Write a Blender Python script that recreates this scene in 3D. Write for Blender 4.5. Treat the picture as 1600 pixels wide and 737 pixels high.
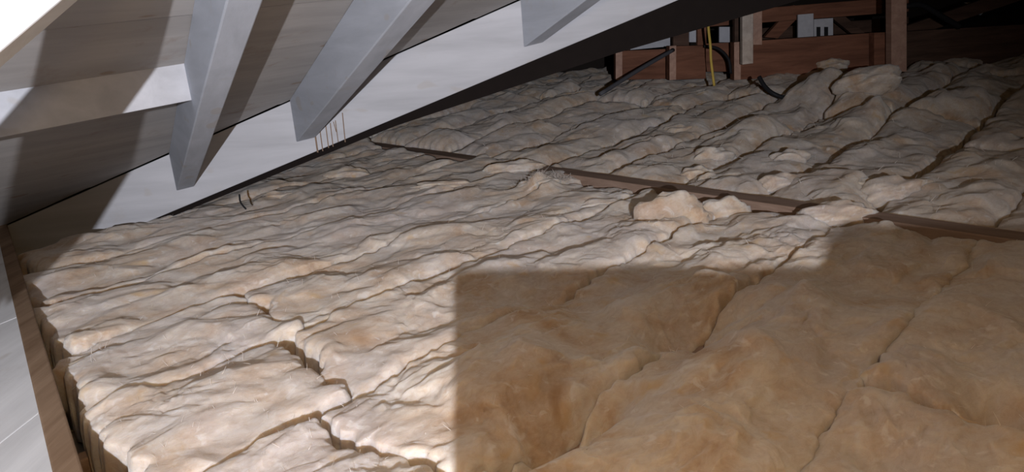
import bpy, math, random
import numpy as np
from mathutils import Matrix, Vector

for o in list(bpy.data.objects):
    bpy.data.objects.remove(o, do_unlink=True)
scene = bpy.context.scene
COL = scene.collection

# ------------------------------------------------------------------ camera
FPX = 1156.0
PITCH, ROLL, CZ = math.radians(16), math.radians(4.6), 0.95
F = np.array([0, math.cos(PITCH), -math.sin(PITCH)])
U0 = np.array([0, math.sin(PITCH), math.cos(PITCH)])
R0 = np.array([1.0, 0, 0])
RR = R0 * math.cos(ROLL) - U0 * math.sin(ROLL)
UU = U0 * math.cos(ROLL) + R0 * math.sin(ROLL)
C = np.array([0, 0, CZ])
cam = bpy.data.cameras.new('camera')
cam.sensor_width = 36
cam.lens = FPX / 1600 * 36
cam.clip_start = 0.02
co = bpy.data.objects.new('camera', cam)
COL.objects.link(co)
co.matrix_world = Matrix(((RR[0], UU[0], -F[0], C[0]), (RR[1], UU[1], -F[1], C[1]),
                          (RR[2], UU[2], -F[2], C[2]), (0, 0, 0, 1)))
scene.camera = co

# ------------------------------------------------------------------ world, exposure
w = bpy.data.worlds.new('world')
scene.world = w
w.use_nodes = True
w.node_tree.nodes['Background'].inputs[0].default_value = (0.020, 0.016, 0.014, 1)
w.node_tree.nodes['Background'].inputs[1].default_value = 0.0
vs = scene.view_settings
vs.view_transform = 'Standard'
vs.look = 'None'
vs.exposure = 0.0
vs.gamma = 1.0
vs.use_curve_mapping = False


def ray(x, y):
    return F + RR * (x - 800) / FPX - UU * (y - 368.5) / FPX


# ------------------------------------------------------------------ lights: hand torch (cool), work lamp (warm)
LT = C + np.array([0.12, -1.45, 0.12])


def spot(name, loc, target, energy, color, size, blend, radius):
    d = bpy.data.lights.new(name, 'SPOT')
    d.energy = energy
    d.color = color
    d.spot_size = math.radians(size)
    d.spot_blend = blend
    d.shadow_soft_size = radius
    o = bpy.data.objects.new(name, d)
    COL.objects.link(o)
    o.location = loc
    o.rotation_euler = (Vector(target) - Vector(loc)).to_track_quat('-Z', 'Y').to_euler()
    return o


torch = spot('torch_light', LT, C + ray(580, 100) * 3.0, 740, (0.90, 0.915, 1.0), 80, 1.0, 0.010)
LF = C + np.array([0.22, -0.08, 0.30])
ld = bpy.data.lights.new('work_lamp_light', 'POINT')
ld.energy = 36
ld.color = (1.0, 0.665, 0.335)
ld.shadow_soft_size = 0.06
lamp = bpy.data.objects.new('work_lamp_light', ld)
COL.objects.link(lamp)
lamp.location = LF


# ------------------------------------------------------------------ geometry of the photograph
def onz(x, y, z=0.2):
    d = ray(x, y)
    return C + d * ((z - CZ) / d[2])


def ony(x, y, Y):
    d = ray(x, y)
    return C + d * (Y / d[1])


P0 = onz(200, 345)
VA = math.radians(88)
VH = np.array([math.sin(VA), math.cos(VA), 0])
VN = np.array([VH[1], -VH[0], 0])          # horizontal normal of the valley board, towards the camera


def onb(x, y, off=0.0):
    d = ray(x, y)
    return C + d * (((P0 + VN * off - C) @ VN) / (d @ VN))


DR = ray(215, 530)
DR = DR / np.linalg.norm(DR)               # down-slope direction of the jack rafters
T1 = onb(449, 157)
NR = np.cross(DR, onb(800, 6) - onb(255, 245))
NR = NR / np.linalg.norm(NR)
if NR[2] < 0:
    NR = -NR


def onroof(x, y, drop=0.0):
    d = ray(x, y)
    return C + d * (((T1 - NR * drop - C) @ NR) / (d @ NR))


JA = math.radians(43)
J2 = np.array([math.sin(JA), math.cos(JA)])
B2 = np.array([math.cos(JA), -math.sin(JA)])


def plan(b, j):
    return (b * B2 + j * J2) * 1.5


def jb(b):                                  # where the brown binder crosses the joist bays
    return 1.75 - 0.133 * (b + 0.2)


# ------------------------------------------------------------------ helpers
def mesh_obj(name, verts, faces, mat, parent=None, smooth=False):
    m = bpy.data.meshes.new(name)
    m.from_pydata([tuple(map(float, v)) for v in verts], [], faces)
    m.update()
    import bmesh
    bm = bmesh.new()
    bm.from_mesh(m)
    bmesh.ops.recalc_face_normals(bm, faces=bm.faces)
    bm.to_mesh(m)
    bm.free()
    if smooth:
        for p in m.polygons:
            p.use_smooth = True
    o = bpy.data.objects.new(name, m)
    COL.objects.link(o)
    if mat:
        m.materials.append(mat)
    if parent is not None:
        o.parent = parent
    return o


def tag(o, label=None, cat=None, group=None, kind=None):
    if label:
        o['label'] = label
    if cat:
        o['category'] = cat
    if group:
        o['group'] = group
    if kind:
        o['kind'] = kind
    return o


def empty(name, loc=(0, 0, 0)):
    e = bpy.data.objects.new(name, None)
    COL.objects.link(e)
    e.empty_display_size = 0.1
    return e


HEX = [(0, 1, 2, 3), (7, 6, 5, 4), (0, 4, 5, 1), (1, 5, 6, 2), (2, 6, 7, 3), (3, 7, 4, 0)]


def hexa(name, a, mat, parent=None, bev=0.0):
    """a: 8 points, bottom quad then top quad"""
    o = mesh_obj(name, a, HEX, mat, parent)
    if bev:
        md = o.modifiers.new('bevel', 'BEVEL')
        md.width = bev
        md.segments = 2
    return o


def beam(name, p, q, up, wid, hgt, mat, parent=None, bev=0.004):
    """timber from p to q; p, q on the centre of the top face; hangs hgt along -up"""
    p, q, up = np.array(p, float), np.array(q, float), np.array(up, float)
    d = q - p
    d /= np.linalg.norm(d)
    s = np.cross(d, up)
    s /= np.linalg.norm(s)
    up = np.cross(s, d)
    s = s * wid / 2
    h = up * hgt
    return hexa(name, [p - s - h, p + s - h, q + s - h, q - s - h, p - s, p + s, q + s, q - s], mat, parent, bev)


def prism(name, poly, ext, mat, parent=None, bev=0.0):
    """convex/simple polygon of 3-D points extruded by ext"""
    n = len(poly)
    ext = np.array(ext, float)
    v = [np.array(p, float) for p in poly] + [np.array(p, float) + ext for p in poly]
    f = [tuple(range(n)), tuple(range(2 * n - 1, n - 1, -1))]
    for i in range(n):
        k = (i + 1) % n
        f.append((i, i + n, k + n, k))
    o = mesh_obj(name, v, f, mat, parent)
    if bev:
        md = o.modifiers.new('bevel', 'BEVEL')
        md.width = bev
        md.segments = 2
    return o


def tube(name, pts, rad, mat, parent=None, sides=8, sub=6):
    P = [np.array(p, float) for p in pts]
    Q = []
    for i in range(len(P) - 1):
        p0 = P[max(i - 1, 0)]
        p1, p2 = P[i], P[i + 1]
        p3 = P[min(i + 2, len(P) - 1)]
        for k in range(sub):
            t = k / sub
            Q.append(0.5 * ((2 * p1) + (p2 - p0) * t + (2 * p0 - 5 * p1 + 4 * p2 - p3) * t * t
                            + (3 * p1 - p0 - 3 * p2 + p3) * t ** 3))
    Q.append(P[-1])
    v, f = [], []
    ref = np.array([0.3, 0.9, 0.2])
    for i, q in enumerate(Q):
        d = Q[min(i + 1, len(Q) - 1)] - Q[max(i - 1, 0)]
        d /= np.linalg.norm(d)
        a = np.cross(d, ref)
        a /= np.linalg.norm(a)
        b = np.cross(d, a)
        for k in range(sides):
            an = 2 * math.pi * k / sides
            v.append(q + rad * (a * math.cos(an) + b * math.sin(an)))
    for i in range(len(Q) - 1):
        for k in range(sides):
            k2 = (k + 1) % sides
            f.append((i * sides + k, i * sides + k2, (i + 1) * sides + k2, (i + 1) * sides + k))
    f.append(tuple(range(sides)))
    f.append(tuple((len(Q) - 1) * sides + k for k in range(sides))[::-1])
    return mesh_obj(name, v, f, mat, parent, smooth=True)


# ------------------------------------------------------------------ materials
def nodes(name):
    m = bpy.data.materials.new(name)
    m.use_nodes = True
    nt = m.node_tree
    return m, nt, nt.nodes, nt.links, nt.nodes['Principled BSDF']


def noise(nt, vec, scale, detail=4, rough=0.55, dist=0.0):
    n = nt.nodes.new('ShaderNodeTexNoise')
    n.inputs['Scale'].default_value = scale
    n.inputs['Detail'].default_value = detail
    n.inputs['Roughness'].default_value = rough
    n.inputs['Distortion'].default_value = dist
    nt.links.new(vec, n.inputs['Vector'])
    return n.outputs['Fac']


def ramp(nt, fac, stops):
    r = nt.nodes.new('ShaderNodeValToRGB')
    el = r.color_ramp.elements
    while len(el) < len(stops):
        el.new(0.5)
    for e, (p, c) in zip(el, stops):
        e.position = p
        e.color = (c[0], c[1], c[2], 1) if not isinstance(c, (int, float)) else (c, c, c, 1)
    nt.links.new(fac, r.inputs['Fac'])
    return r.outputs['Color']


def mix(nt, fac, a, b, mode='MIX'):
    n = nt.nodes.new('ShaderNodeMix')
    n.data_type = 'RGBA'
    n.blend_type = mode
    for i, v in ((0, fac), (6, a), (7, b)):
        if isinstance(v, (int, float)):
            n.inputs[i].default_value = v
        elif isinstance(v, tuple):
            n.inputs[i].default_value = (v[0], v[1], v[2], 1)
        else:
            nt.links.new(v, n.inputs[i])
    return n.outputs[2]


def pos(nt, stretch=None, rot=None):
    g = nt.nodes.new('ShaderNodeNewGeometry')
    out = g.outputs['Position']
    if stretch or rot:
        mp = nt.nodes.new('ShaderNodeMapping')
        mp.vector_type = 'TEXTURE'
        if rot:
            mp.inputs['Rotation'].default_value = rot
        if stretch:
            mp.inputs['Scale'].default_value = stretch
        nt.links.new(out, mp.inputs['Vector'])
        out = mp.outputs['Vector']
    return out


def bump(nt, bsdf, h, strength, dist=0.01):
    b = nt.nodes.new('ShaderNodeBump')
    b.inputs['Strength'].default_value = strength
    b.inputs['Distance'].default_value = dist
    nt.links.new(h, b.inputs['Height'])
    nt.links.new(b.outputs['Normal'], bsdf.inputs['Normal'])


def mat_wool():
    m, nt, N, L, bs = nodes('glass_wool')
    p = pos(nt)
    pf = pos(nt, stretch=(1.0, 1.7, 1.0), rot=(0, 0, -JA))
    a = noise(nt, p, 5.5, 5, 0.6, 0.6)
    base = ramp(nt, a, [(0.28, (0.44, 0.28, 0.16)), (0.43, (0.62, 0.48, 0.36)), (0.55, (0.70, 0.605, 0.505)),
                        (0.72, (0.76, 0.69, 0.62))])
    # grey dust lying on the wool
    g = ramp(nt, noise(nt, p, 2.1, 4, 0.6, 0.4), [(0.46, 0.0), (0.66, 0.75)])
    base = mix(nt, g, base, (0.60, 0.545, 0.52))
    # fibre streaks
    st = noise(nt, pf, 46, 4, 0.65, 1.2)
    sc = ramp(nt, st, [(0.32, (0.74, 0.66, 0.58)), (0.58, (1, 1, 1))])
    base = mix(nt, 0.5, base, sc, 'MULTIPLY')
    # small pale flocks and a few tan ones
    fl = ramp(nt, noise(nt, p, 24, 3, 0.5, 0.8), [(0.60, 0.0), (0.70, 0.6)])
    base = mix(nt, fl, base, (0.80, 0.75, 0.70))
    tn = ramp(nt, noise(nt, p, 9, 3, 0.5, 0.6), [(0.62, 0.0), (0.74, 0.7)])
    base = mix(nt, tn, base, (0.60, 0.40, 0.20))
    base = mix(nt, 1.0, base, (0.80, 0.80, 0.80), 'MULTIPLY')
    L.new(base, bs.inputs['Base Color'])
    bs.inputs['Roughness'].default_value = 1.0
    bs.inputs['Specular IOR Level'].default_value = 0.0
    bs.inputs['Sheen Weight'].default_value = 0.22
    bs.inputs['Sheen Roughness'].default_value = 0.6
    bs.inputs['Sheen Tint'].default_value = (1.0, 0.93, 0.86, 1)
    bs.inputs['Subsurface Weight'].default_value = 0.8
    bs.inputs['Subsurface Radius'].default_value = (1.0, 0.75, 0.5)
    bs.inputs['Subsurface Scale'].default_value = 0.045
    h = noise(nt, pf, 70, 5, 0.7, 1.0)
    bump(nt, bs, h, 0.35, 0.008)
    return m


def mat_fibre():
    m, nt, N, L, bs = nodes('glass_fibre')
    c = ramp(nt, noise(nt, pos(nt), 30, 2), [(0.3, (0.70, 0.62, 0.54)), (0.7, (0.82, 0.78, 0.74))])
    L.new(c, bs.inputs['Base Color'])
    bs.inputs['Roughness'].default_value = 0.9
    tr = N.new('ShaderNodeBsdfTranslucent')
    L.new(c, tr.inputs['Color'])
    ms = N.new('ShaderNodeMixShader')
    ms.inputs[0].default_value = 0.45
    L.new(bs.outputs[0], ms.inputs[1])
    L.new(tr.outputs[0], ms.inputs[2])
    L.new(ms.outputs[0], N['Material Output'].inputs['Surface'])
    return m


def mat_paint(name, col, dirt=(0.45, 0.38, 0.30), amount=0.5, rot=0.0):
    m, nt, N, L, bs = nodes(name)
    p = pos(nt)
    ps = pos(nt, stretch=(1.0, 9.0, 1.0), rot=(0, 0, rot))
    c = ramp(nt, noise(nt, ps, 14, 4, 0.6, 0.4), [(0.3, tuple(k * 0.80 for k in col)), (0.68, col)])
    d = ramp(nt, noise(nt, p, 7.0, 5, 0.7), [(0.58, 0.0), (0.8, amount)])
    c = mix(nt, d, c, dirt)
    pk = pos(nt, stretch=(1.0, 2.2, 1.0), rot=(0, 0, rot))
    kn = ramp(nt, noise(nt, pk, 15, 1, 0.3), [(0.71, 0.0), (0.75, amount)])
    c = mix(nt, kn, c, dirt)
    c = mix(nt, 1.0, c, (0.80, 0.80, 0.80), 'MULTIPLY')
    L.new(c, bs.inputs['Base Color'])
    bs.inputs['Roughness'].default_value = 0.75
    bs.inputs['Specular IOR Level'].default_value = 0.2
    bump(nt, bs, noise(nt, ps, 50, 4, 0.6), 0.15, 0.004)
    return m


def mat_wood(name, dark, light, rot=0.0, scale=18):
    m, nt, N, L, bs = nodes(name)
    ps = pos(nt, stretch=(1.0, 10.0, 1.0), rot=(0, 0, rot))
    c = ramp(nt, noise(nt, ps, scale, 5, 0.65, 0.5), [(0.3, dark), (0.7, light)])
    L.new(c, bs.inputs['Base Color'])
    bs.inputs['Roughness'].default_value = 0.85
    bs.inputs['Specular IOR Level'].default_value = 0.15
    bump(nt, bs, noise(nt, ps, 60, 4, 0.6), 0.25, 0.004)
    return m


def mat_plain(name, col, rough=0.6, var=0.15):
    m, nt, N, L, bs = nodes(name)
    c = ramp(nt, noise(nt, pos(nt), 20, 4, 0.6), [(0.3, tuple(k * (1 - var) for k in col)), (0.7, col)])
    L.new(c, bs.inputs['Base Color'])
    bs.inputs['Roughness'].default_value = rough
    bs.inputs['Specular IOR Level'].default_value = 0.1
    return m


RA = math.atan2(DR[0], DR[1])
WOOL = mat_wool()
FIBRE = mat_fibre()
PAINT_BOARD = mat_paint('white_board_paint', (0.60, 0.605, 0.635), amount=0.25, rot=-math.radians(88))
PAINT_RAFTER = mat_paint('white_rafter_paint', (0.55, 0.585, 0.65), amount=0.35, rot=-RA)
PAINT_PLANK = mat_paint('white_plank_paint', (0.52, 0.495, 0.475), dirt=(0.34, 0.26, 0.20), amount=0.7, rot=-math.radians(35))
PAINT_POST = mat_paint('white_strut_paint', (0.88, 0.90, 0.92), amount=0.3)
WOOD_BINDER = mat_wood('brown_binder_wood', (0.19, 0.125, 0.09), (0.33, 0.235, 0.18), rot=math.radians(47))
WOOD_RED = mat_wood('red_brown_wood', (0.12, 0.052, 0.032), (0.26, 0.115, 0.07), rot=-math.radians(88))
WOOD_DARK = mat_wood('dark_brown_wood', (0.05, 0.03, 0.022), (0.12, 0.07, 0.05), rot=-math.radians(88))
WOOD_PALE = mat_wood('pale_wood', (0.42, 0.34, 0.28), (0.62, 0.53, 0.45))
WOOD_POST = mat_wood('pink_brown_wood', (0.34, 0.20, 0.15), (0.50, 0.32, 0.24))
RAW_EDGE = mat_wood('raw_board_edge', (0.16, 0.10, 0.06), (0.30, 0.21, 0.14))
PLASTER = mat_plain('plasterboard', (0.30, 0.26, 0.22), 0.95)
BLACK = mat_plain('black_cable_sheath', (0.02, 0.02, 0.022), 0.5)
GREYP = mat_plain('grey_pipe_plastic', (0.10, 0.10, 0.11), 0.5)
YELLOW = mat_plain('yellow_cord_fibre', (0.62, 0.44, 0.10), 0.8)
STAIN = mat_plain('drip_stain_brown', (0.22, 0.155, 0.11), 0.9)
FELT = mat_plain('dark_roof_felt', (0.035, 0.028, 0.024), 0.95)
SHADE_WOOD = mat_plain('shade_dark_wood', (0.012, 0.009, 0.008), 0.95)  # near-black colour stands in for shade below the valley board
SHEET = mat_plain('pale_grey_sheet', (0.55, 0.55, 0.58), 0.8)

# ------------------------------------------------------------------ the setting
floor = hexa('floor', [(-5, -2.5, -0.03), (6, -2.5, -0.03), (6, 9.2, -0.03), (-5, 9.2, -0.03),
                       (-5, -2.5, 0), (6, -2.5, 0), (6, 9.2, 0), (-5, 9.2, 0)], PLASTER)
tag(floor, 'plasterboard ceiling lying under all the insulation', None, None, 'structure')

# white boarded roof: planks, each its own piece
pA, pB = onroof(0, 143), onroof(291, 98)
PD = (pB - pA) / np.linalg.norm(pB - pA)     # plank direction
PW = np.cross(NR, PD)
PW /= np.linalg.norm(PW)
if PW[2] < 0:
    PW = -PW                                 # up-slope
V0, V1 = onb(255, 245), onb(800, 6)
VT = (V1 - V0) / np.linalg.norm(V1 - V0)     # along the valley, rising right
inside = onroof(300, 40)


def clip(poly, p, n):
    out = []
    for i in range(len(poly)):
        a, b = poly[i], poly[(i + 1) % len(poly)]
        da, db = (a - p) @ n, (b - p) @ n
        if da >= 0:
            out.append(a)
        if da * db < 0:
            out.append(a + (b - a) * da / (da - db))
    return out


roof = empty('ceiling')
tag(roof, 'white painted plank roof sloping down to the valley board', None, None, 'structure')
nv = np.cross(NR, VT)
nv /= np.linalg.norm(nv)
if (inside - V0) @ nv < 0:
    nv = -nv
pitch_w = abs((onroof(0, 53) - pA) @ PW)
print('plank pitch', pitch_w)
GAP = 0.008
for k in range(-8, 12):
    w0, w1 = k * pitch_w + GAP / 2, (k + 1) * pitch_w - GAP / 2
    poly = [pA + PD * s + PW * ww for s, ww in ((-4, w0), (4.5, w0), (4.5, w1), (-4, w1))]
    poly = clip(poly, V0 + nv * 0.004, nv)
    poly = clip(poly, np.array([0, 0, 0.02]), np.array([0, 0, 1.0]))
    poly = clip(poly, np.array([0, -2.2, 0]), np.array([0, 1.0, 0]))
    if len(poly) >= 3:
        # each board lies a touch proud at its lower edge, so the joints read as dark lines
        prism('plank', [p - NR * 0.003 * (1 - ((p - pA) @ PW - w0) / (w1 - w0)) for p in poly], NR * 0.02, PAINT_PLANK, roof)
poly = [pA + PD * s + PW * ww for s, ww in ((-4, -2.2), (4.5, -2.2), (4.5, 3.4), (-4, 3.4))]
poly = clip(poly, V0, nv)
poly = clip(poly, np.array([0, -2.2, 0]), np.array([0, 1.0, 0]))
prism('roof_felt', [p + NR * 0.03 for p in poly], NR * 0.01, FELT, roof)

# dark roof rising on the far side of the valley
roof2 = empty('ceiling')
tag(roof2, 'dark unpainted plank roof beyond the valley board', None, None, 'structure')
up2 = np.array([math.sin(math.radians(20)), math.cos(math.radians(20)), 0.36])
up2 /= np.linalg.norm(up2)
nn2 = np.cross(VT, up2)
nn2 /= np.linalg.norm(nn2)
if nn2[2] < 0:
    nn2 = -nn2
hz2 = np.cross([0, 0, 1.0], nn2)
hz2 /= np.linalg.norm(hz2)
ps2 = np.cross(nn2, hz2)
ps2 /= np.linalg.norm(ps2)
if ps2[2] < 0:
    ps2 = -ps2
base2 = V0 - VN * 0.06 + np.array([0, 0, 0.02])
n2v = np.cross(nn2, VT)
n2v /= np.linalg.norm(n2v)
if up2 @ n2v < 0:
    n2v = -n2v
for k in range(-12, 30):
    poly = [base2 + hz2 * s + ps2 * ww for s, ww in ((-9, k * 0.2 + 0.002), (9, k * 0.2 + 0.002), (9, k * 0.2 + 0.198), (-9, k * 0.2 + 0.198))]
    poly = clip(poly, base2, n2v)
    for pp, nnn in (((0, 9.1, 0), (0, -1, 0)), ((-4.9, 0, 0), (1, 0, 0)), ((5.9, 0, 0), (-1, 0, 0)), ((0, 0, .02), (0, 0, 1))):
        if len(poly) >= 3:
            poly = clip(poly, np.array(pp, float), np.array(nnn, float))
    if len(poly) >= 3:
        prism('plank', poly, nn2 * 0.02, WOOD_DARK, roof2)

for nm, a in (('wall_back', [(-5, 9.1, 0), (6, 9.1, 0), (6, 9.1, 3.6), (-5, 9.1, 3.6)]),
              ('wall_right', [(6, -2.5, 0), (6, 9.2, 0), (6, 9.2, 3.6), (6, -2.5, 3.6)]),
              ('wall_left', [(-5, -2.5, 0), (-5, 9.2, 0), (-5, 9.2, 2.2), (-5, -2.5, 2.2)])):
    n = {'wall_back': (0, 0.1, 0), 'wall_right': (0.1, 0, 0), 'wall_left': (-0.1, 0, 0)}[nm]
    tag(prism(nm, a, n, FELT), {'wall_back': 'dark far end wall of the attic', 'wall_right': 'dark wall at the right side of the attic',
                                'wall_left': 'dark wall at the left side of the attic'}[nm], None, None, 'structure')

# ------------------------------------------------------------------ valley board, rafters, noggin, struts
vb = empty('valley_rafter')
tag(vb, 'long white painted valley board rising diagonally above the insulation', 'roof timber')
bl, br = onb(270, 330), onb(1060, 0)
bd = (br - bl) / (br - bl)[0]
td = (V1 - V0) / (V1 - V0)[0]


def vpt(xx, top):
    return (V0 + td * (xx - V0[0])) if top else (bl + bd * (xx - bl[0]))


xl, xr = -2.35, 3.6
prism('board', [vpt(xl, 0), vpt(xr, 0), vpt(xr, 1), vpt(xl, 1)], -VN * 0.05, PAINT_BOARD, vb, 0.003)
for i, (sx, y0, y1, wd) in enumerate(((492, 207, 238, 2.6), (500, 204, 236, 1.6), (509, 196, 231, 1.6), (516, 192, 229, 1.5),
                                      (521, 190, 206, 1.3), (524, 188, 222, 1.3), (535, 176, 222, 1.6))):
    a, b_ = onb(sx - wd / 2, y0), onb(sx + wd / 2, y0)
    c_, d_ = onb(sx + wd / 2 + 4.5, y1), onb(sx - wd / 2 + 4.5, y1)
    s = prism('drip_stain', [a, b_, c_, d_], VN * 0.0006, STAIN, vb)
    s['label'] = 'thin brown drip stain'

UPZ = np.array([0, 0, 1.0])
lg = [onb(200, 366, -0.055), onb(620, 196, -0.055), onb(960, 84, -0.055), onb(1250, 0, -0.055), onb(1130, -60, -0.055), onb(270, 300, -0.055)]  # timber added to make the dark band, its shade put into the colour
tag(prism('shade_ledger', lg, -VN * 0.07, SHADE_WOOD), 'near-black timber added for the shadow band along the lower edge of the white valley board', 'roof timber')
AS = -DR
PERP = np.cross(AS, UPZ)
PERP /= np.linalg.norm(PERP)                 # to the right looking up-slope?
if PERP[0] < 0:
    PERP = -PERP                              # pointing right


def jack(name, tip_left, top_left, length, wid, label):
    t0 = onb(*tip_left)
    t1 = onroof(*top_left) if top_left[1] > -1 else None
    hz = onb(*tip_left)
    # plumb height up to the roof plane
    zt = (T1 - t0) @ NR / NR[2]
    P = []
    for side in (0, 1):
        base = t0 + PERP * wid * side
        # slide along the slope so both sides meet the board face
        k = ((P0 - base) @ VN) / (AS @ VN)
        base = base + AS * k + AS * 0.001
        hh = (T1 - base) @ NR / NR[2] - 0.001
        P.append((base, base + UPZ * hh))
    (a0, a1), (b0, b1) = P
    e = AS * length
    o = hexa(name, [a0, b0, b0 + e, a0 + e, a1, b1, b1 + e, a1 + e], PAINT_RAFTER, None, 0.004)
    tag(o, label, 'rafter', 'white jack rafters')
    return o, a0, a1


r1, r1a0, r1a1 = jack('jack_rafter', (276, 298), (255, 245), 3.2, 0.075, 'white jack rafter at left, next to the shadowed short cross board')
r2, _, _ = jack('jack_rafter', (463, 222), (449, 150), 3.6, 0.080, 'white jack rafter whose foot ends just above the brown drip stains')
r3, _, _ = jack('jack_rafter', (818, 74), (800, 0), 4.4, 0.080, 'white jack rafter highest up the valley board, foot at top centre')

# cross board (noggin) nailed between the rafters
na, nb_ = onroof(240, 104), onroof(290, 97)
nd = PD
right_top = onroof(291, 97)
q = right_top
hh = 0.115
ln = 1.25
thk = np.cross(PD, UPZ)
thk /= np.linalg.norm(thk)
if thk[1] < 0:
    thk = -thk
bot_off = -UPZ * hh - thk * 0.01
nog = hexa('cross_board', [q + bot_off, q - PD * ln + bot_off, q - PD * ln + bot_off + thk * 0.022, q + bot_off + thk * 0.022,
                           q - NR * .001, q - PD * ln - NR * .001, q - PD * ln + thk * 0.022 - NR * .001 , q + thk * 0.022 - NR * .001], PAINT_BOARD, None, 0.002)
tag(nog, 'short white cross board fixed under the planks left of the first rafter', 'board')

# near diagonal strut (top left corner), it throws the broad shadow over the planks
n1 = np.cross(onroof(272, 0) - LT, onroof(206, 265) - LT)
n2 = np.cross(ray(95, 0), ray(0, 80))
sd = np.cross(n1, n2)
sd /= np.linalg.norm(sd)
if sd[1] < 0:
    sd = -sd
rr = ray(50, 38)
sq = C + rr * ((n1 @ (LT - C)) / (n1 @ rr))
n3 = np.cross(onroof(78, 0) - LT, onroof(20, 190) - LT)
n3 /= np.linalg.norm(n3)
dist = n3 @ (LT - sq)
wv = n3 - (n3 @ sd) * sd
wv /= np.linalg.norm(wv)
wlen = dist / (wv @ n3)
wv = wv * wlen
tv = (sq - LT) - ((sq - LT) @ sd) * sd       # depth of the timber, straight away from the torch
tv = tv / np.linalg.norm(tv) * 0.045


def roof_t(p):
    return ((T1 - p) @ NR) / (sd @ NR)


lo = [sq, sq + wv, sq + wv + tv, sq + tv]
rp = onz(84, 476) - LT
rp /= np.linalg.norm(rp)
cc = np.cross(sd, rp)
t_end = np.cross(LT - sq, rp) @ cc / (cc @ cc)
print('strut end', t_end, sq + sd * t_end)
A = [p + sd * t_end for p in lo]
Bq = [p + sd * (roof_t(p) - 0.004) for p in lo]
strut = empty('roof_strut')
hexa('brace', A + Bq, PAINT_POST, strut, 0.003)
pc = (A[0] + A[1] + A[2] + A[3]) / 4
beam('upright', (pc[0], pc[1], A[0][2] + 0.05), (pc[0], pc[1], 0.237), (0, 1, 0), 0.06, 0.05, PAINT_POST, strut, 0.003)
tag(strut, 'bright white diagonal strut cutting across the top left corner', 'strut')

# low white upstand at the lower left: lit face towards the camera, raw brown top edge
UT = 0.235
u0, u1 = onz(80, 737, UT), onz(3, 400, UT)
ud = (u1 - u0) / np.linalg.norm(u1 - u0)
un = np.array([-ud[1], ud[0], 0.0])
if un[1] > 0:
    un = -un                                  # towards the camera
lb = empty('boarded_ledge')
tag(lb, 'white painted boarded ledge with raw brown edge at lower left corner', 'ledge')


def onu(x, y):
    d = ray(x, y)
    return C + d * (((u0 - C) @ un) / (d @ un))


e0, e3 = u0 - ud * 1.1, u0 + ud * 2.85
lf = un * 0.55
c1, d1 = onz(64, 642, UT), onz(0, 692, UT)
c2, d2 = onz(42, 489, UT), onz(0, 506, UT)
d1 = c1 + (d1 - c1) * (0.55 / ((d1 - c1) @ un))
d2 = c2 + (d2 - c2) * (0.55 / ((d2 - c2) @ un))
g = ud * 0.0015
for quad in ([e0, c1 - g, d1 - g, e0 + lf], [c1 + g, c2 - g, d2 - g, d1 + g], [c2 + g, e3, e3 + lf, d2 + g]):
    prism('painted_board', quad, (0, 0, -0.018), PAINT_POST, lb, 0.002)
dn_ = np.array([0, 0, -0.0185])
prism('carcass', [e0 + lf * .02 + dn_, e3 + lf * .02 + dn_, e3 + lf + dn_, e0 + lf + dn_], (0, 0, -(UT - 0.025)), RAW_EDGE, lb)
beam('raw_edge', e0 - un * 0.024 + np.array([0, 0, 0.002]), e3 - un * 0.024 + np.array([0, 0, 0.002]), UPZ, 0.046, UT - 0.004, RAW_EDGE, lb)['label'] = 'raw brown timber edge'

# unseen plywood board, added behind the camera to shade the near right from the torch
yb = -0.05


def onplane(p, Y=yb):
    t = (Y - LT[1]) / (p[1] - LT[1])
    return LT + (p - LT) * t


K = onplane(onz(709, 416))
E_ = onplane(onz(709, 900))
Q_ = onplane(onz(1278, 416))
G0, G1 = onplane(onz(1292, 372)), onplane(onz(1325, 345))
G2 = onplane(onz(1600, 352))
G2 = G1 + (G2 - G1) * 3
dk = (E_ - K) / np.linalg.norm(E_ - K)
dq = (Q_ - K) / np.linalg.norm(Q_ - K)
foot = K + dk * ((0.012 - K[2]) / dk[2])
rnd = 0.004
pl = [foot, K + dk * rnd, K + dk * rnd * .3 + dq * rnd * .3, K + dq * rnd, Q_, G0, G1, G2, (0.75, yb, G2[2] - 0.02), (0.75, yb, 0.012)]
shade_sheet = prism('added_shade_sheet', pl, (0, -0.012, 0), RAW_EDGE)
tag(shade_sheet, 'unseen plywood sheet added outside the view to cast the lower right shadow', 'board')

# ------------------------------------------------------------------ joists and binder
for i, b in enumerate((-0.285, -0.575, -0.86, -1.155, -1.45, -1.75, -2.05, -2.35)):
    p = plan(b, 0.05)
    q = plan(b, 5.7)
    o = beam('ceiling_joist', (p[0], p[1], 0.10), (q[0], q[1], 0.10), UPZ, 0.04, 0.097, WOOD_BINDER)
    tag(o, 'brown ceiling joist buried in the insulation, %s seam from the right' % ['first', 'second', 'third', 'fourth', 'fifth', 'sixth', 'seventh', 'eighth'][i], 'joist', 'joists under the insulation')
pa, pb = onz(560, 222), onz(1680, 383)
binder = beam('binder', (pa[0], pa[1], 0.205), (pb[0], pb[1], 0.205), UPZ, 0.10, 0.10, WOOD_BINDER)
tag(binder, 'dark brown timber binder crossing the insulation from centre to right', 'timber')


# ------------------------------------------------------------------ glass wool batts
def hash2(ix, iy, seed):
    h = (ix.astype(np.int64) * 374761393 + iy.astype(np.int64) * 668265263 + seed * 2147483647) & 0xFFFFFFFF
    h = ((h ^ (h >> 13)) * 1274126177) & 0xFFFFFFFF
    return (h ^ (h >> 16)) & 0xFFFF


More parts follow.
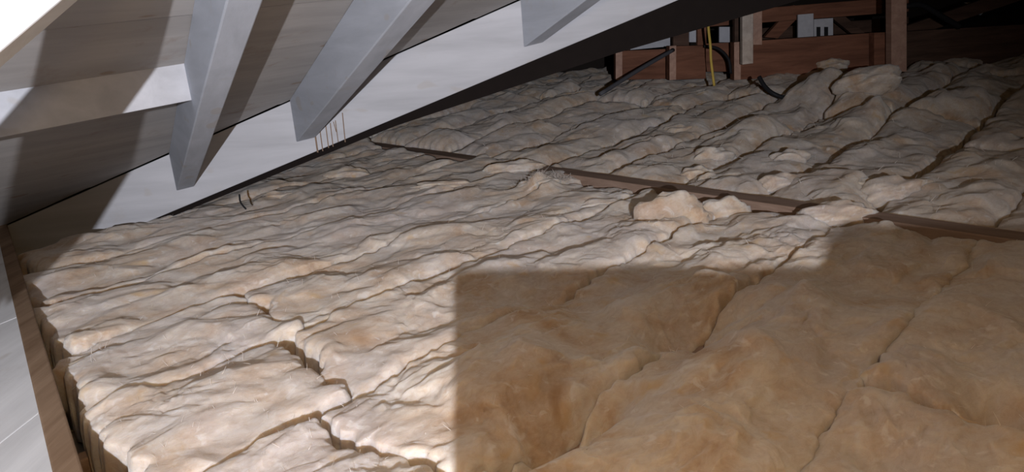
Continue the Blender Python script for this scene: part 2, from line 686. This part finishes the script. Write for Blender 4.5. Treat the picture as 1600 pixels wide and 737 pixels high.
def perlin(x, y, seed=0):
    ix, iy = np.floor(x), np.floor(y)
    fx, fy = x - ix, y - iy
    u, v = fx * fx * fx * (fx * (fx * 6 - 15) + 10), fy * fy * fy * (fy * (fy * 6 - 15) + 10)

    def g(dx, dy):
        a = hash2(ix + dx, iy + dy, seed) * (2 * math.pi / 65536)
        return np.cos(a) * (fx - dx) + np.sin(a) * (fy - dy)
    a = g(0, 0) * (1 - u) + g(1, 0) * u
    b = g(0, 1) * (1 - u) + g(1, 1) * u
    return (a * (1 - v) + b * v) * 1.5


def sstep(a, b, x):
    t = np.clip((x - a) / (b - a), 0, 1)
    return t * t * (3 - 2 * t)


# lumps and hollows seen in the photograph: plan position, radii along the joists / across, height
FEATURES = []


def feat(px, py, rj, rb, amp, zz=0.2):
    p = onz(px, py, zz)
    FEATURES.append((p[0], p[1], rj, rb, amp))


feat(1085, 498, 0.13, 0.09, -0.12)
feat(850, 455, 0.10, 0.10, -0.04)
feat(780, 600, 0.16, 0.12, 0.03)
feat(1570, 622, 0.05, 0.06, -0.10)
feat(1440, 500, 0.25, 0.14, 0.03)
feat(1060, 700, 0.12, 0.10, 0.03)
feat(1052, 385, 0.06, 0.13, 0.02)
feat(848, 292, 0.08, 0.10, 0.06)
feat(890, 655, 0.20, 0.055, -0.13)
feat(1160, 570, 0.24, 0.13, 0.06)
feat(1230, 470, 0.22, 0.12, 0.035)
feat(1370, 700, 0.05, 0.05, -0.05)
feat(1390, 365, 0.12, 0.10, 0.035)
feat(460, 655, 0.018, 0.03, -0.05)
feat(330, 400, 0.2, 0.06, 0.03)
feat(350, 640, 0.14, 0.10, 0.03)
feat(1310, 150, 0.30, 0.28, 0.20, 0.3)
feat(1390, 165, 0.22, 0.22, 0.13, 0.3)
feat(1525, 150, 0.25, 0.25, 0.10, 0.3)
feat(1170, 200, 0.25, 0.15, 0.07, 0.25)
feat(1020, 230, 0.25, 0.12, 0.05, 0.22)
feat(690, 226, 0.2, 0.12, 0.03)


def ztop(x, y):
    return 0.2 + 0.17 * sstep(3.9, 6.6, y + 0.15 * x)


rng = random.Random(5)


def batt(b0, b1, j0, j1, seed, lump=1.0, skew=0.0, res=None, lift=0.0, rad=0.06, sc=1.0):
    """one soft batt: corner coordinates in joist-bay units; returns the mesh object"""
    cx, cy = plan((b0 + b1) / 2, (j0 + j1) / 2)
    dcam = max(0.9, math.hypot(cx, cy))
    near = plan((b0 + b1) / 2, j0)
    dn = max(0.9, math.hypot(near[0], near[1]))
    h = res or min(0.012, max(0.0042, 0.0042 * (0.5 * (dn + dcam)) / 1.4))
    WB, LJ = (b1 - b0) * 1.5, (j1 - j0) * 1.5
    nb, nj = max(12, int(WB / h)), max(12, int(LJ / h))
    # denser towards the rims: warp the parameter
    s = np.linspace(-1, 1, nb + 1)
    t = np.linspace(-1, 1, nj + 1)
    S, T = np.meshgrid(s, t, indexing='ij')
    wob = 0.022
    bx = (S * 0.5) * WB
    jx = (T * 0.5) * LJ
    jx = jx + skew * bx
    # ragged outline
    bx = bx + S * (wob * perlin(jx / 0.17, S * 0 + 3.3, seed) + 0.012 * perlin(jx / 0.05, S * 0 + 9.1, seed + 1))
    jx = jx + T * (wob * 1.6 * perlin(bx / 0.13, T * 0 + 5.7, seed + 2) + 0.02 * perlin(bx / 0.04, T * 0 + 1.7, seed + 3))
    X = cx + bx * B2[0] + jx * J2[0]
    Y = cy + bx * B2[1] + jx * J2[1]
    ds = (1 - np.abs(S)) * WB / 2
    dt = (1 - np.abs(T)) * LJ / 2
    rs = rad * (1 + 0.6 * perlin(jx / 0.2, bx / 0.2, seed + 4))

    def rnd_(d, r):
        return np.sqrt(np.clip(1 - (1 - np.clip(d / r, 0, 1)) ** 2, 0, 1))
    dmin = np.minimum(ds, dt)
    shoulder = np.minimum(rnd_(ds, rs), rnd_(dt, rs)) * 0.5 + rnd_(ds, rs) * rnd_(dt, rs) * 0.5
    drop = rnd_(dmin, 0.016)
    prof = drop
    top = ztop(X, Y) + lift
    # lumps
    wx = bx + 0.05 * perlin(bx / 0.16, jx / 0.2, seed + 5) + 0.014 * perlin(bx / 0.05, jx / 0.06, seed + 16)
    wy = jx + 0.08 * perlin(bx / 0.16 + 7, jx / 0.2, seed + 6) + 0.02 * perlin(bx / 0.05 + 7, jx / 0.06, seed + 17)

    def bil(n, e):
        return np.sqrt(n * n + e)
    big = 0.030 * perlin(wx / (0.23 * sc), wy / (0.36 * sc), seed + 7)
    f1 = bil(perlin(wx / (0.14 * sc), wy / (0.20 * sc), seed + 8), 0.03)
    f2 = perlin(wx / (0.062 * sc) + 3, wy / (0.085 * sc), seed + 9)
    f3 = perlin(wx / (0.027 * sc) + 3, wy / (0.033 * sc), seed + 10)
    f4 = perlin(wx / 0.012, wy / 0.014, seed + 11)
    # rough patches and smooth patches
    rough = sstep(-0.35, 0.45, perlin(bx / 0.23 + 2, jx / 0.33, seed + 18))
    disp = lump * (big + 0.022 * (f1 - 0.3) + 0.0068 * f2 * (0.4 + 0.6 * rough)
                   + 0.0042 * f3 * (0.3 + 0.7 * rough)) + 0.0024 * f4 * (0.3 + 0.7 * rough)
    feats = np.zeros_like(X)
    for fx, fy, rj, rb, amp in FEATURES:
        if (fx - cx) ** 2 + (fy - cy) ** 2 > (LJ / 2 + WB / 2 + 0.5) ** 2:
            continue
        dx, dy = X - fx, Y - fy
        aj = (dx * J2[0] + dy * J2[1]) / rj
        ab = (dx * B2[0] + dy * B2[1]) / rb
        feats = feats + amp * np.exp(-(aj * aj + ab * ab))
    depth = 0.165
    Z = (top - depth) + depth * drop - min(0.06, 0.45 * rad) * (1 - shoulder) + (disp + feats) * (0.4 + 0.6 * shoulder) * drop
    Z = np.maximum(Z, 0.012)
    # sideways push so folds lean over each other
    px_ = 0.007 * lump * perlin(wx / 0.09 + 1.5, wy / 0.12, seed + 12) + 0.006 * perlin(wx / 0.03, wy / 0.04, seed + 13)
    py_ = 0.007 * lump * perlin(wx / 0.09 + 8.5, wy / 0.12, seed + 14) + 0.006 * perlin(wx / 0.03 + 4, wy / 0.04, seed + 15)
    X = X + px_ * prof * B2[0] + py_ * prof * J2[0]
    Y = Y + px_ * prof * B2[1] + py_ * prof * J2[1]
    n0, n1_ = X.shape
    topv = np.stack([X, Y, Z], -1).reshape(-1, 3)
    idx = np.arange(n0 * n1_).reshape(n0, n1_)
    quads = np.stack([idx[:-1, :-1], idx[1:, :-1], idx[1:, 1:], idx[:-1, 1:]], -1).reshape(-1, 4)
    # skirt + underside
    rim = np.concatenate([idx[:, 0], idx[-1, 1:], idx[-2::-1, -1], idx[0, -2:0:-1]])
    low = topv[rim].copy()
    low[:, 2] = np.minimum(0.008 + 0 * low[:, 2], low[:, 2] - 0.004)
    nbase = len(topv)
    m_ = len(rim)
    ii = np.arange(m_)
    nx = (ii + 1) % m_
    sk = np.stack([rim[ii], nbase + ii, nbase + nx, rim[nx]], -1)
    sk = sk[:, ::-1]
    V = np.concatenate([topv, low])
    dxy = V[:, :2] - np.array([cx, cy])
    V = np.stack([dxy @ B2, dxy @ J2, V[:, 2]], -1)      # the batt's own axes: across, along
    Q = np.concatenate([quads, sk])
    me = bpy.data.meshes.new('insulation_batt')
    me.vertices.add(len(V))
    me.vertices.foreach_set('co', V.astype(np.float32).ravel())
    me.loops.add(len(Q) * 4 + m_)
    li = np.concatenate([Q.ravel(), (nbase + ii)])
    me.loops.foreach_set('vertex_index', li.astype(np.int32))
    me.polygons.add(len(Q) + 1)
    me.polygons.foreach_set('loop_start', (np.arange(len(Q) + 1) * 4).astype(np.int32))
    me.polygons.foreach_set('loop_total', np.concatenate([np.full(len(Q), 4), [m_]]).astype(np.int32))
    me.update(calc_edges=True)
    me.validate()
    me.polygons.foreach_set('use_smooth', np.ones(len(me.polygons), bool))
    me.materials.append(WOOL)
    o = bpy.data.objects.new('insulation_batt', me)
    COL.objects.link(o)
    o.location = (cx, cy, 0)
    o.rotation_euler = (0, 0, -JA)
    topl = V[:len(topv)]
    return o, topv, (n0, n1_), topl


def fibres(parent, topv, topl, shape, count, seed, length=0.03, wid=0.0011, where=None):
    """loose glass fibres standing off a batt, one joined part"""
    r = np.random.RandomState(seed)
    n0, n1_ = shape
    G = topl.reshape(n0, n1_, 3)
    GW = topv.reshape(n0, n1_, 3)
    vs_, fs = [], []
    tries = 0
    while len(fs) < count * 3 and tries < count * 30:
        tries += 1
        i, j = r.randint(2, n0 - 2), r.randint(2, n1_ - 2)
        p = G[i, j]
        if where is not None and not where(GW[i, j]):
            continue
        a = G[i + 1, j] - G[i - 1, j]
        b = G[i, j + 1] - G[i, j - 1]
        nrm = np.cross(a, b)
        nrm = nrm / (np.linalg.norm(nrm) + 1e-9)
        if nrm[2] < 0:
            nrm = -nrm
        d = nrm * 0.5 + r.normal(size=3) * 0.7
        d /= np.linalg.norm(d)
        L_ = length * (0.4 + r.rand())
        cur = r.normal(size=3) * 0.5
        side = np.cross(d, r.normal(size=3))
        side = side / np.linalg.norm(side) * wid
        k0 = len(vs_)
        for q in range(4):
            t = q / 3
            c = p - nrm * 0.003 + d * L_ * t + cur * L_ * t * t
            w_ = side * (1 - 0.7 * t)
            vs_ += [c - w_, c + w_]
        for q in range(3):
            fs.append((k0 + 2 * q, k0 + 2 * q + 1, k0 + 2 * q + 3, k0 + 2 * q + 2))
    if not fs:
        return
    m = bpy.data.meshes.new('loose_fibres')
    m.from_pydata([tuple(map(float, v)) for v in vs_], [], fs)
    m.materials.append(FIBRE)
    o = bpy.data.objects.new('loose_fibres', m)
    COL.objects.link(o)
    o.parent = parent
    o['kind'] = 'stuff'
    o['label'] = 'wispy loose glass fibres'


def clump(parent, px, py, size, tilt, seed, name='wool_clump', lab=None, z=None):
    """a torn lump of wool attached to a batt: size = (across the view, depth, height)"""
    nu, nv = 40, 26
    u = np.linspace(0, 2 * math.pi, nu, endpoint=False)
    v = np.linspace(-math.pi / 2, math.pi / 2, nv + 1)
    Ug, Vg = np.meshgrid(u, v, indexing='ij')
    x, y, zz = np.cos(Vg) * np.cos(Ug), np.cos(Vg) * np.sin(Ug), np.sin(Vg)
    r = 1 + 0.30 * perlin(x * 1.6 + 3, zz * 1.6 + y, seed) + 0.10 * np.abs(perlin(x * 4 + y * 2, zz * 4 - y * 2, seed + 1)) \
        + 0.04 * perlin(x * 9 + y * 4, zz * 9 - y * 3, seed + 2)
    L3 = np.stack([x * r * size[0] / 2, y * r * size[1] / 2, zz * r * size[2] / 2], -1)
    ct, st = math.cos(tilt), math.sin(tilt)
    yy = L3[..., 1] * ct + L3[..., 2] * st
    z2 = -L3[..., 1] * st + L3[..., 2] * ct
    base = onz(px, py, 0.2 if z is None else z)
    W = np.stack([L3[..., 0] + base[0], yy + base[1], z2 + base[2]], -1)
    vv = W.reshape(-1, 3)
    pm = Matrix.Translation(parent.location) @ Matrix.Rotation(-JA, 4, 'Z')
    inv = np.array(pm.inverted())
    vv = vv @ inv[:3, :3].T + inv[:3, 3]
    fs = []
    for i in range(nu):
        k = (i + 1) % nu
        for j in range(nv):
            fs.append((i * (nv + 1) + j, k * (nv + 1) + j, k * (nv + 1) + j + 1, i * (nv + 1) + j + 1))
    o = mesh_obj(name, vv, fs, WOOL, parent, smooth=True)
    if lab:
        o['label'] = lab
    return o


NEAR = [
    # b0, b1, j0, j1, lump, skew, label
    (-0.290, 0.07, 0.28, 0.94, 1.2, 0.0, 'pale batt filling the bottom right corner, in shade'),
    (-0.290, 0.10, 0.962, jb(0) - 0.02, 1.1, 0.0, 'shaded batt at right edge between the dark hollow and the binder'),
    (0.075, 0.375, 0.30, jb(0.2) - 0.02, 1.1, 0.0, 'shaded batt lying just past the right edge of the foreground'),
    (-0.574, -0.268, 0.26, jb(-0.4) - 0.072, 1.3, 0.0, 'largest shaded tan batt in the foreground right of the wide dark gap'),
    (-0.862, -0.570, 0.205, 0.486, 1.0, 0.1, 'batt at bottom centre, half lit, cut by a short dark seam'),
    (-0.862, -0.566, 0.484, jb(-0.7) - 0.072, 1.3, 0.1, 'long batt crossing the shadow edge left of the wide dark gap'),
    (-1.158, -0.856, 0.262, 0.576, 1.0, -0.1, 'cream lit batt at lower left with torn left end near white board'),
    (-1.158, -0.856, 0.578, jb(-1.0) - 0.072, 1.0, -0.3, 'cream batt with an upturned white flap in front of the binder'),
    (-1.452, -1.152, 0.310, 0.667, 1.0, -0.1, 'flat lit batt with cracked outline left of centre'),
    (-1.452, -1.152, 0.668, jb(-1.3) - 0.05, 1.0, -0.1, 'rumpled lit batt at picture centre running up to the binder'),
    (-1.752, -1.446, 0.36, jb(-1.6) + 0.05, 1.0, 0.0, 'long lit batt ending in a spiky white tuft at the binder'),
    (-2.052, -1.746, 0.415, jb(-1.9) + 0.07, 1.0, 0.0, 'long smooth batt two rows in front of the valley board'),
    (-2.352, -2.046, 0.50, jb(-2.2) - 0.03, 1.0, 0.0, 'greyish batt lying along under the valley board at left'),
    (-2.652, -2.346, 0.86, jb(-2.5) - 0.03, 1.1, 0.0, 'lumpy grey batt partly hidden behind the valley board foot'),
    (-2.960, -2.646, 1.22, jb(-2.8) - 0.03, 1.2, 0.0, 'farthest batt on this side of the binder, under the valley board'),
]
for i, (b0, b1, j0, j1, lump, skew, lab) in enumerate(NEAR):
    o, tv_, sh, tl_ = batt(b0, b1, j0, j1, 100 + i * 31, lump, skew)
    tag(o, lab, 'insulation', 'insulation batts in front of the binder')
    fibres(o, tv_, tl_, sh, 240, 500 + i, 0.011, 0.0008)
    if i == 7:
        clump(o, 1050, 350, (0.29, 0.12, 0.24), 0.5, 24, 'torn_flap', 'white flap of wool turned upwards', 0.18)
        clump(o, 1130, 338, (0.22, 0.09, 0.14), 0.5, 12, 'torn_flap', 'smaller greyish flap of wool', 0.165)
        clump(o, 940, 322, (0.22, 0.10, 0.06), 0.2, 13, z=0.18)
    if i == 5:
        clump(o, 1225, 385, (0.16, 0.12, 0.08), 0.3, 16, z=0.17)
        clump(o, 1305, 340, (0.26, 0.20, 0.12), 0.3, 26, z=0.185)
    if i == 13:
        clump(o, 545, 275, (0.24, 0.16, 0.10), 0.2, 17, z=0.185)
        clump(o, 440, 310, (0.22, 0.16, 0.08), 0.2, 18, z=0.18)
    if i == 11:
        clump(o, 690, 290, (0.30, 0.12, 0.05), 0.2, 19, z=0.2)
    if i == 10:
        c9 = onz(850, 285)
        clump(o, 842, 292, (0.20, 0.10, 0.09), 0.3, 21, 'feathered_end', 'white feathery end of the batt', 0.2)
        clump(o, 805, 268, (0.34, 0.22, 0.11), 0.3, 27, z=0.185)
        fibres(o, tv_, tl_, sh, 700, 900, 0.020, 0.0012, lambda p: math.hypot(p[0] - c9[0], p[1] - c9[1]) < 0.15)

rows = [(-0.285 - 0.29 * k) for k in range(-2, 14)]


def proj(p):
    d = np.array(p) - C
    ww = d @ F
    return 800 + FPX * (d @ RR) / ww, 368.5 - FPX * (d @ UU) / ww


ORD = ['first', 'second', 'third', 'fourth', 'fifth', 'sixth', 'seventh', 'eighth', 'ninth', 'tenth', 'eleventh', 'twelfth', 'thirteenth',
       'fourteenth', 'fifteenth', 'sixteenth']
bands = [[], [], []]
for ri, bR in enumerate(rows):
    b0, b1 = bR - 0.290, bR + 0.002
    if ri == 2:
        b0 += 0.022                           # the open dark seam right of centre
    js = jb((b0 + b1) / 2) + 0.055
    cut = [js, js + 1.25 + 0.25 * math.sin(ri * 2.3), js + 2.55 + 0.2 * math.sin(ri * 1.7 + 1), 5.75]
    jmax = (5.95 + 0.682 * b0) / 0.731        # keep clear of the far wall
    for k in range(3):
        cut[k + 1] = min(cut[k + 1], jmax)
        if cut[k + 1] - cut[k] < 0.2:
            continue
        vis = False
        for u in (0.1, 0.35, 0.6, 0.85):
            for q in (0.1, 0.5, 0.9):
                p = plan(b0 + (b1 - b0) * q, cut[k] + (cut[k + 1] - cut[k]) * u)
                sx, sy = proj((p[0], p[1], float(ztop(p[0], p[1]))))
                line = 330 - 0.418 * (sx - 270)
                if -20 < sx < 1640 and sy > max(60, line):
                    vis = True
        if vis:
            bands[k].append((b0, b1, cut[k] + 0.012, cut[k + 1] - 0.012, ri))
# pale torn lumps: which far batt, picture position, size, height
CL = {}
for cpx, cpy, cs, cz_ in ((1085, 268, 0.11, 0.21), (1113, 276, 0.10, 0.21), (1150, 285, 0.09, 0.20), (1215, 282, 0.13, 0.22), (1330, 288, 0.12, 0.22),
                          (1060, 205, 0.16, 0.24), (1232, 242, 0.12, 0.24), (955, 250, 0.12, 0.21), (935, 205, 0.16, 0.24), (1390, 300, 0.20, 0.20), (985, 150, 0.2, 0.30),
                          (1300, 98, 0.16, 0.46), (1360, 125, 0.26, 0.44), (1110, 240, 0.14, 0.23)):
    pq = onz(cpx, cpy, cz_)[:2] / 1.5
    bb, jj = pq @ B2, pq @ J2
    for k in range(3):
        for n_, t_ in enumerate(bands[k]):
            if t_[0] <= bb < t_[1] and t_[2] - 0.02 <= jj < t_[3] + 0.02:
                CL.setdefault((k, n_), []).append((cpx, cpy, (cs * 1.5, cs * 1.2, cs * 0.75), cz_))
BT = ['insulation batt just beyond the binder, %s from the right', 'insulation batt in the middle of the far field, %s from the right',
      'dim insulation batt at the far timbers, %s from the right']
for k in range(3):
    for n_, (b0, b1, j0, j1, ri) in enumerate(bands[k]):
        o, tv_, sh, tl_ = batt(b0, b1, j0, j1, 2000 + ri * 57 + k * 7, [1.5, 1.75, 1.9][k], 0.0, lift=0.012 * math.sin(ri * 3.1 + k), rad=0.16, sc=1.25)
        tag(o, BT[k] % ORD[n_], 'insulation', ['batts just beyond the binder', 'batts in the middle of the far field', 'batts at the far timbers'][k])
        for (cpx, cpy, csz, cz_) in CL.get((k, n_), ()):
            clump(o, cpx, cpy + 6, csz, 0.3, cpx, z=cz_ - 0.045)
        if k == 0:
            fibres(o, tv_, tl_, sh, 160, 3000 + ri, 0.016, 0.0014)
print('bands', [len(b) for b in bands])


# ------------------------------------------------------------------ far timbers
def fbox(name, x0, x1, yt0, yt1, yb0, yb1, Y, thick, mat, parent=None, bev=0.004):
    """timber whose front face fills the quad (x0..x1) at depth Y, with real thickness behind"""
    return prism(name, [ony(x0, yb0, Y), ony(x1, yb1, Y), ony(x1, yt1, Y), ony(x0, yt0, Y)], (0, thick, 0), mat, parent, bev)


def fbeam(name, x0, x1, yt0, yt1, yb0, yb1, Y, thick, mat, endmat, label):
    e = empty(name)
    fbox('body', x0, x1, yt0, yt1, yb0, yb1, Y, thick, mat, e)
    a, b, c, d = ony(x0, yb0, Y), ony(x0, yt0, Y), None, None
    wx = 10 / FPX * Y
    fr = prism('end_grain', [a + (0, -0.004, 0), a + (wx, -0.004, 0), b + (wx, -0.004, 0), b + (0, -0.004, 0)], (0, 0.0035, 0), endmat, e)
    fr['label'] = 'paler sawn end'
    tag(e, label, 'timber', 'far roof timbers')
    return e


fbeam('tie_beam', 1147, 1385, 66, 50, 125, 112, 6.05, 0.10, WOOD_RED, WOOD_POST, 'red brown beam between the pale strut and the pinkish post')
fbeam('tie_beam', 1046, 1103, 72, 71, 125, 123, 6.10, 0.12, WOOD_RED, WOOD_POST, 'short red brown timber block behind the yellow cord')
fbeam('tie_beam', 962, 1050, 80, 76, 125, 123, 6.35, 0.10, WOOD_RED, WOOD_POST, 'leftmost red brown beam beside the grey pipe')
tag(fbox('tie_beam', 1400, 1700, 50, 32, 110, 100, 6.2, 0.10, WOOD_DARK), 'dark beam running off to the right of the pinkish post', 'timber', 'far roof timbers')
tag(fbox('tie_beam', 1103, 1150, 68, 66, 112, 112, 6.35, 0.08, WOOD_RED), 'small dark red timber between the block and the long beam', 'timber', 'far roof timbers')
tag(fbox('roof_post', 1160, 1177, -60, -60, 101, 99, 5.9, 0.06, WOOD_PALE), 'pale sawn strut standing in front of the red brown beam', 'post', 'far roof timbers')
tag(fbox('roof_post', 1177, 1191, -60, -60, 70, 70, 6.0, 0.045, WOOD_POST), 'brown post close behind the pale strut', 'post', 'far roof timbers')
tag(fbox('roof_post', 1148, 1160, -60, -60, 70, 70, 6.12, 0.06, WOOD_DARK), 'blackish post left of the pale strut', 'post', 'far roof timbers')
tag(fbox('roof_post', 1393, 1417, -60, -60, 112, 112, 5.8, 0.09, WOOD_POST), 'pinkish brown post farthest right', 'post', 'far roof timbers')
tag(fbox('timber_block', 1366, 1392, 51, 50, 112, 112, 5.95, 0.085, WOOD_RED), 'red brown block tight against the pinkish post', 'timber', 'far roof timbers')
tag(fbox('roof_post', 1052, 1077, 30, 30, 74, 74, 6.3, 0.06, WOOD_DARK), 'dark short post on the timber block', 'post', 'far roof timbers')
tag(fbox('roof_post', 1077, 1089, 21, 21, 66, 66, 6.28, 0.03, SHEET), 'thin pale upright slat left of the yellow cord', 'post', 'far roof timbers')
tag(fbox('roof_post', 1090, 1104, 12, 12, 72, 72, 6.22, 0.05, WOOD_RED), 'narrow reddish post just left of the yellow cord', 'post', 'far roof timbers')
tag(fbox('roof_post', 970, 984, 62, 60, 84, 84, 6.5, 0.05, WOOD_DARK), 'stub post on the leftmost red brown beam', 'post', 'far roof timbers')
tag(fbox('collar_beam', 1104, 1420, 20, -6, 42, 18, 6.6, 0.08, WOOD_RED), 'dim red brown beam crossing high behind the pale strut', 'timber', 'far roof timbers')
tag(fbox('collar_beam', 1190, 1420, 44, 26, 62, 46, 7.0, 0.08, WOOD_DARK), 'dark beam low behind the long red brown beam', 'timber', 'far roof timbers')
tag(prism('diagonal_brace', [ony(1195, 58, 6.7), ony(1215, 60, 6.7), ony(1262, 12, 6.7), ony(1240, 8, 6.7)], (0, 0.06, 0), WOOD_RED),
    'diagonal reddish brace right of the pale strut', 'timber', 'far roof timbers')
tag(prism('diagonal_brace', [ony(1330, 52, 6.8), ony(1352, 52, 6.8), ony(1300, 8, 6.8), ony(1278, 10, 6.8)], (0, 0.06, 0), WOOD_DARK),
    'dark diagonal brace left of the pinkish post', 'timber', 'far roof timbers')
tag(prism('diagonal_brace', [ony(1418, 60, 6.6), ony(1418, 40, 6.6), ony(1620, -30, 6.6), ony(1620, -8, 6.6)], (0, 0.06, 0), WOOD_DARK),
    'dark diagonal brace in the top right corner', 'timber', 'far roof timbers')
# pale sheets glimpsed between the timbers
tag(prism('wall_sheet', [ony(1247, 62, 6.5), ony(1271, 60, 6.5), ony(1271, 21, 6.5), ony(1247, 23, 6.5)], (0, 0.02, 0), SHEET), 'small pale grey panel above the long red brown beam', 'panel', 'pale sheets at the far end')
sh_ = empty('vent_box')
fbox('casing', 1272, 1302, 30, 28, 60, 58, 6.55, 0.05, SHEET, sh_)
for xx in (1276, 1288):
    fbox('slot', xx, xx + 6, 42, 42, 58, 58, 6.545, 0.004, BLACK, sh_, 0)
tag(sh_, 'grey box with two dark slots beside the small pale panel', 'box')
tag(prism('wall_sheet', [ony(1124, 66, 6.5), ony(1150, 66, 6.5), ony(1150, 42, 6.5), ony(1124, 42, 6.5)], (0, 0.02, 0), SHEET), 'grey square sheet glimpsed between yellow cord and pale strut', 'panel', 'pale sheets at the far end')
tag(prism('wall_sheet', [ony(985, 78, 6.6), ony(1050, 72, 6.6), ony(1052, 40, 6.6), ony(985, 66, 6.6)], (0, 0.02, 0), SHEET), 'grey slanted sheet under the dark edge of the valley board', 'panel', 'pale sheets at the far end')
tag(prism('wall_sheet', [ony(1108, 20, 6.55), ony(1136, 16, 6.55), ony(1128, 4, 6.55), ony(1112, 8, 6.55)], (0, 0.02, 0), SHEET), 'tiny grey sheet at top beside the yellow cord', 'panel', 'pale sheets at the far end')
tag(prism('wall_sheet', [ony(1508, 4, 7.2), ony(1556, 2, 7.2), ony(1532, 24, 7.2)], (0, 0.02, 0), SHEET), 'faint grey triangular sheet in the top right corner', 'panel', 'pale sheets at the far end')

# cords, cables, pipe
tag(tube('hanging_cord', [ony(1103, -40, 5.6), ony(1105, 10, 5.6), ony(1107, 45, 5.6), ony(1110, 72, 5.6), ony(1111, 95, 5.6), ony(1116, 134, 5.6)], 0.010, YELLOW),
    'yellow cord hanging down in front of the red brown block', 'cord')
tag(tube('grey_pipe', [ony(1052, 78, 6.0), ony(1000, 108, 5.7), ony(938, 147, 5.3)], 0.016, GREYP), 'dark grey pipe slanting down into the insulation', 'pipe')
tag(tube('black_cable', [ony(1186, 120, 5.2), ony(1196, 136, 5.15), ony(1212, 148, 5.1), ony(1236, 154, 5.1), ony(1260, 152, 5.1), ony(1264, 138, 5.15)], 0.015, BLACK),
    'black cable looped in a sagging curve over the insulation', 'cable', 'black cables')
tag(tube('black_cable', [ony(1100, 72, 6.0), ony(1122, 76, 6.0), ony(1138, 92, 6.0), ony(1142, 115, 6.0)], 0.012, BLACK), 'black cable arching beside the yellow cord', 'cable', 'black cables')
tag(tube('black_cable', [ony(1416, 10, 6.1), ony(1440, 8, 6.1), ony(1472, 26, 6.1), ony(1500, 42, 6.1)], 0.022, BLACK), 'thick black cable arching right of the pinkish post', 'cable', 'black cables')
tag(tube('black_cable', [ony(374, 304, 3.25), ony(376, 316, 3.2), ony(384, 326, 3.15)], 0.004, BLACK), 'short black cable end poking out under the valley board', 'cable', 'black cables')
